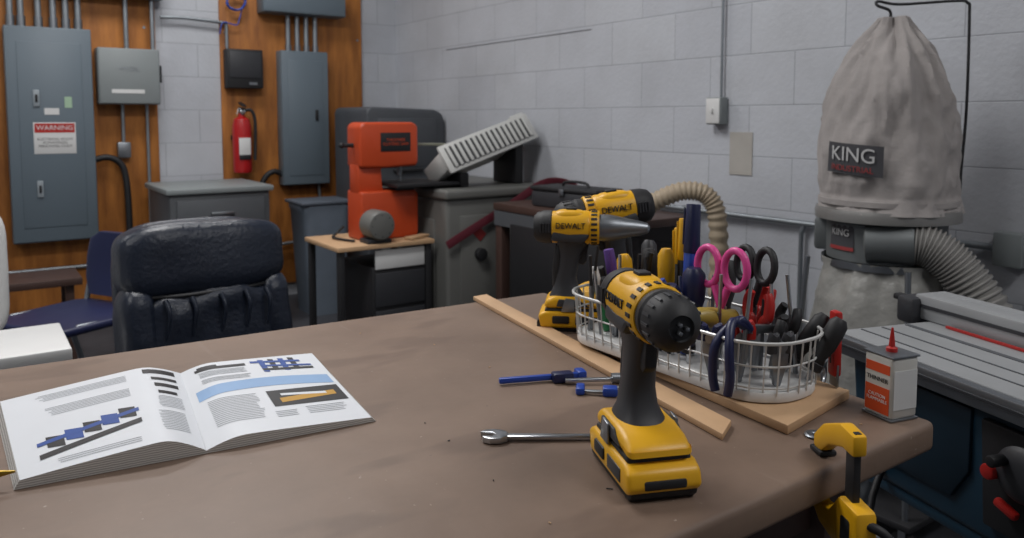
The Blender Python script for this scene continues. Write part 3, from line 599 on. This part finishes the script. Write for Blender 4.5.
# ---------------- bandsaw
a=Asm("saw_stand",(0,0,0))
a.box("board",(.50,.42,.022),(1.615,3.53,.574),PIN,.004)
for i,(x,y) in enumerate([(1.39,3.35),(1.84,3.35),(1.84,3.71),(1.39,3.71)]):a.box("leg_%d"%i,(.03,.03,.562),(x,y,.281),BLK,.003)
a.box("drawer_box",(.29,.36,.40),(1.69,3.53,.27),BLK,.006);a.box("drawer_front",(.26,.01,.09),(1.69,3.347,.505),WHT,.003)
for k in range(2):a.box("drawer_dark_%d"%k,(.26,.01,.16),(1.69,3.347,.36-.18*k),DGR,.003)
b_=Asm("band_saw",(1.69,3.52,.586))
b_.prism("lower_housing",[(-.155,0),(.14,0),(.15,.02),(.15,.215),(.13,.235),(-.155,.235)],.17,ORG,'xz',0,.012,3)
b_.prism("column",[(-.155,.22),(-.02,.22),(-.03,.26),(-.035,.34),(-.02,.37),(-.155,.37)],.11,ORG,'xz',0,.008,2)
b_.prism("upper_housing",[(-.155,.35),(-.02,.345),(.145,.35),(.155,.37),(.155,.545),(.13,.565),(-.135,.565),(-.155,.545)],.16,ORG,'xz',0,.014,3)
b_.box("name_plate",(.16,.003,.09),(.03,-.0815,.47),BLK,.001);b_.text("plate_text","THICKNESS\nCUTTING SAW",.02,(.03,-.0835,.47),(90,0,0),ORG)
b_.box("work_table",(.34,.30,.018),(.16,-.03,.262),BLK,.003);b_.box("table_trunnion",(.1,.1,.04),(.08,-.03,.24),DGR,.005)
b_.cyl("blade_guide",(.09,0,.36),(.09,0,.30),.012,STL);b_.box("blade",(.008,.002,.13),(.09,-.01,.30),STL)
b_.cyl("fence_rod",(.14,-.02,.455),(.34,-.02,.45),.007,mat("olive_rod",'#77786A',.5));b_.cyl("tension_knob",(-.155,0,.455),(-.21,0,.455),.01,BLK);b_.sq("tension_ball",(-.215,0,.455),(.014,.014,.014),BLK,1)
b_.lathe("motor",[(.03,0),(.062,.006),(.07,.02),(.07,.11),(.055,.125)],CABL,(-.11,-.22,.085),(0,1,0),32)
for i in range(8):
    an=i*math.pi/4;b_.box("motor_slot_%d"%i,(.03,.003,.006),(-.11+.038*math.cos(an),-.215,.085+.038*math.sin(an)),BLK,rot=(0,-math.degrees(an),0))
b_.box("motor_foot",(.12,.1,.02),(-.11,-.14,.01),DGR,.003)
b_.tube("cord",[(-.16,.12,.05),(-.20,.13,.012),(-.24,.05,.008),(-.2,-.1,.008)],.006,BLK,8,4)
b_.box("wood_scrap",(.14,.05,.012),(.11,-.14,.008),PIN,.002,rot=(0,0,25))
# ---------------- machine cabinet
a=Asm("machine_cabinet",(2.20,3.63,0))
a.box("body",(.60,.74,.76),(0,0,.40),CABL,.02,seg=3);a.box("top",(.63,.78,.05),(0,0,.80),CABL,.015,seg=3);a.box("plinth",(.56,.68,.05),(0,0,.025),BLK)
a.box("door",(.46,.012,.55),(.0,-.372,.42),CABL,.006);a.cyl("door_knob",(-.12,-.375,.50),(-.12,-.41,.50),.03,BLK,bev=.004);a.box("side_door",(.012,.5,.5),(-.302,0,.42),CABL,.006)
a.box("logo_badge",(.06,.004,.05),(-.12,-.3795,.60),LR,.001,rot=(0,45,0))
a=Asm("cargo_strap");a.tube("webbing",[(1.885,3.235,.56),(2.05,3.232,.64),(2.25,3.225,.735),(2.44,3.21,.835),(2.47,3.05,.85),(2.48,2.9,.80)],.022,MAR,10,5,flat=.15,up=(0,1,0))
# vent unit
a=Asm("air_conditioner",(2.20,3.38,1.025),3);GR=mat("vent_white",'#BDBDBA',.45)
a.M=Matrix.Rotation(math.radians(-17),4,'Y')@Matrix.Rotation(math.radians(-28),4,'X')
a.box("case",(.58,.22,.10),(0,.07,0),GR,.012);a.box("front_frame",(.58,.02,.15),(0,-.05,.0),GR,.008);a.box("grille_back",(.52,.004,.11),(0,-.061,0),DGR)
for i in range(16):a.box("louvre_%d"%i,(.017,.012,.11),(-.247+i*.033,-.066,0),GR,.003)
a.box("end_block",(.09,.2,.13),(.255,.07,.03),GR,.01)
a.M=Matrix();a.box("prop",(.05,.2,.22),(.20,.07,-.087),BLK,.004);a.box("prop_low",(.05,.2,.07),(-.15,.07,-.162),BLK,.004)
a=Asm("covered_machine",(2.255,4.60,0));DK=mat("dark_cover",'#46494E',.55,var=.12,bump=.1,bscale=9)
a.prism("cover",[(-.27,.0),(.27,0),(.27,1.15),(.25,1.20),(.20,1.225),(-.24,1.24),(-.265,1.225),(-.27,1.20)],.5,DK,'xz',0,.015,3)
a.box("front_panel",(.4,.01,.3),(0,-.253,1.02),DK,.006);a.box("handle",(.2,.03,.02),(0,-.265,.85),BLK,.006)
# ---------------- side bench by right wall
a=Asm("side_workbench",(0,0,0))
a.box("top",(.42,.92,.035),(2.31,2.70,.745),WALN,.004)
for i,(x,y) in enumerate([(2.13,2.28),(2.49,2.28),(2.49,3.12),(2.13,3.12)]):a.box("leg_%d"%i,(.05,.05,.73),(x,y,.365),WALN,.003)
a.box("lower_shelf",(.38,.86,.02),(2.31,2.70,.25),WALN);a.box("front_rail",(.02,.9,.07),(2.11,2.70,.69),CABG)
a.box("cloth_apron",(.012,.7,.35),(2.095,2.65,.5),BLK,.004)
a=Asm("toolbox",(2.28,2.75,.763),8);a.box("case",(.18,.40,.075),(0,0,.0375),DGR,.012);a.box("lid",(.19,.41,.02),(0,0,.085),BLK,.008);a.tube("handle",[(0,-.08,.09),(0,-.06,.115),(0,.06,.115),(0,.08,.09)],.007,BLK,8,3);a.box("latch",(.006,.03,.03),(-.097,0,.075),STL,.002)
a=Asm("flexible_hose");a.tube("hose",[(2.10,2.18,.80),(2.14,2.10,.86),(2.20,2.02,.90),(2.26,1.96,.88),(2.285,1.93,.78),(2.29,1.93,.5),(2.27,1.95,.2),(2.2,1.95,.04)],.034,HOS2,18,22,rf=lambda t,i:1+.08*(1 if i%4<2 else -1))
# ---------------- office chair
c=Asm("office_chair",(.557,2.33,-.015),4)
c.sq("headrest_pad",(0,.03,.785),(.232,.075,.105),LTH,.5,(-8,0,0),56,32,.010,9)
c.sq("back_shell",(0,.10,.68),(.225,.05,.21),LTH,.5,(-8,0,0))
c.sq("lumbar_pad",(0,.0,.585),(.20,.075,.125),LTH,.5,(-6,0,0),56,32,.016,13)
for i,x in enumerate((-.19,.19)):c.sq("side_bolster_%d"%i,(x,.01,.59),(.048,.085,.135),LTH,.6,(-6,0,0),24,16,.01,12)
for i,x in enumerate((-.13,-.06,.02,.09,.15)):c.tube("gather_%d"%i,[(x,-.062,.69),(x+.006,-.079,.66),(x+.002,-.082,.62),(x-.004,-.080,.585)],.008,LTH,8,4,rf=lambda t,i:1-.7*t)
c.tube("seam",[(-.22,-.02,.70),(-.1,-.045,.695),(0,-.05,.695),(.1,-.045,.695),(.22,-.02,.70)],.006,BLK,8,4)
c.sq("seat_cushion",(0,-.16,.44),(.25,.24,.07),LTH,.45,(0,0,0),40,20,.01,8)
for sg in(-1,1):
    c.sq("arm_pad_%d"%(sg>0),(sg*.255,-.18,.535),(.03,.13,.022),LTH,.5);c.tube("arm_%d"%(sg>0),[(sg*.22,-.06,.40),(sg*.26,-.08,.45),(sg*.255,-.10,.52)],.016,BLK,10,4);c.tube("arm_front_%d"%(sg>0),[(sg*.22,-.24,.40),(sg*.26,-.28,.45),(sg*.255,-.26,.52)],.016,BLK,10,4)
c.cyl("gas_lift",(0,-.1,.08),(0,-.1,.38),.028,BLK)
for i in range(5):
    an=i*2*math.pi/5+.3;x,y=.29*math.cos(an),-.1+.29*math.sin(an)
    c.tube("base_arm_%d"%i,[(0,-.1,.13),(x,y,.085)],.022,BLK,10);c.cyl("caster_%d"%i,(x-.02,y,.043),(x+.02,y,.043),.028,BLK,bev=.004)
c=Asm("stacking_chair",(.30,3.25,0),-60)
c.prism("seat",[(-.2,-.2),(.2,-.2),(.21,.16),(.17,.21),(-.17,.21),(-.21,.16)],.03,NAV,'xy',.44,.012,3)
c.loft("backrest",[((0,y,z),(w_,0,0),(0,.015,.0),5) for y,z,w_ in((.19,.48,.15),(.21,.54,.19),(.225,.62,.2),(.235,.69,.19),(.24,.72,.14))],NAV,28)
for sg in(-1,1):
    c.tube("frame_%d"%(sg>0),[(sg*.19,-.2,.01),(sg*.18,-.17,.42),(sg*.18,.15,.425),(sg*.17,.2,.5),(sg*.16,.235,.68)],.011,GALV,10,4);c.tube("rear_leg_%d"%(sg>0),[(sg*.18,.1,.42),(sg*.2,.24,.01)],.011,GALV,10)
c=Asm("white_desk");c.box("top",(.80,.27,.03),(-.22,2.10,.645),WHT,.005);c.box("side",(.03,.24,.63),(.15,2.10,.315),WHT,.003);c.box("side_b",(.03,.24,.63),(-.58,2.10,.315),WHT,.003);c.box("modesty_panel",(.72,.02,.35),(-.215,2.2,.45),WHT)
c=Asm("white_chair",(-.14,2.75,0),0);c.sq("back",(0,0,.72),(.235,.04,.20),WHT,.35);c.sq("seat",(0,-.22,.45),(.23,.22,.04),WHT,.4)
for i,(x,y) in enumerate([(-.19,-.4),(.19,-.4),(.19,0),(-.19,0)]):c.cyl("leg_%d"%i,(x,y,0),(x*.95,y,.52 if y==0 else .43),.014,GALV)
for sg in(-1,1):c.cyl("upright_%d"%(sg>0),(sg*.18,0,.45),(sg*.18,.0,.62),.012,GALV)
c=Asm("wooden_bench",(.18,4.25,0));c.box("seat",(.50,.30,.035),(0,0,.415),WALN,.004)
for i,(x,y) in enumerate([(-.2,-.1),(.2,-.1),(.2,.1),(-.2,.1)]):c.box("leg_%d"%i,(.035,.035,.40),(x,y,.2),WALN)
c.box("rail",(.4,.02,.05),(0,-.1,.25),WALN)
# ---------------- camera
cd=bpy.data.cameras.new("camera");cam=bpy.data.objects.new("camera",cd);SC.collection.objects.link(cam)
cam.location=(0,0,1.17);cam.rotation_euler=(math.radians(90-4.5),0,-math.radians(35))
cd.sensor_width=23.5;cd.lens=18.0;cd.shift_y=-.0869;cd.clip_start=.02
cd.dof.use_dof=True;cd.dof.focus_distance=.95;cd.dof.aperture_fstop=5.6
SC.camera=cam
SC.view_settings.view_transform='Standard'
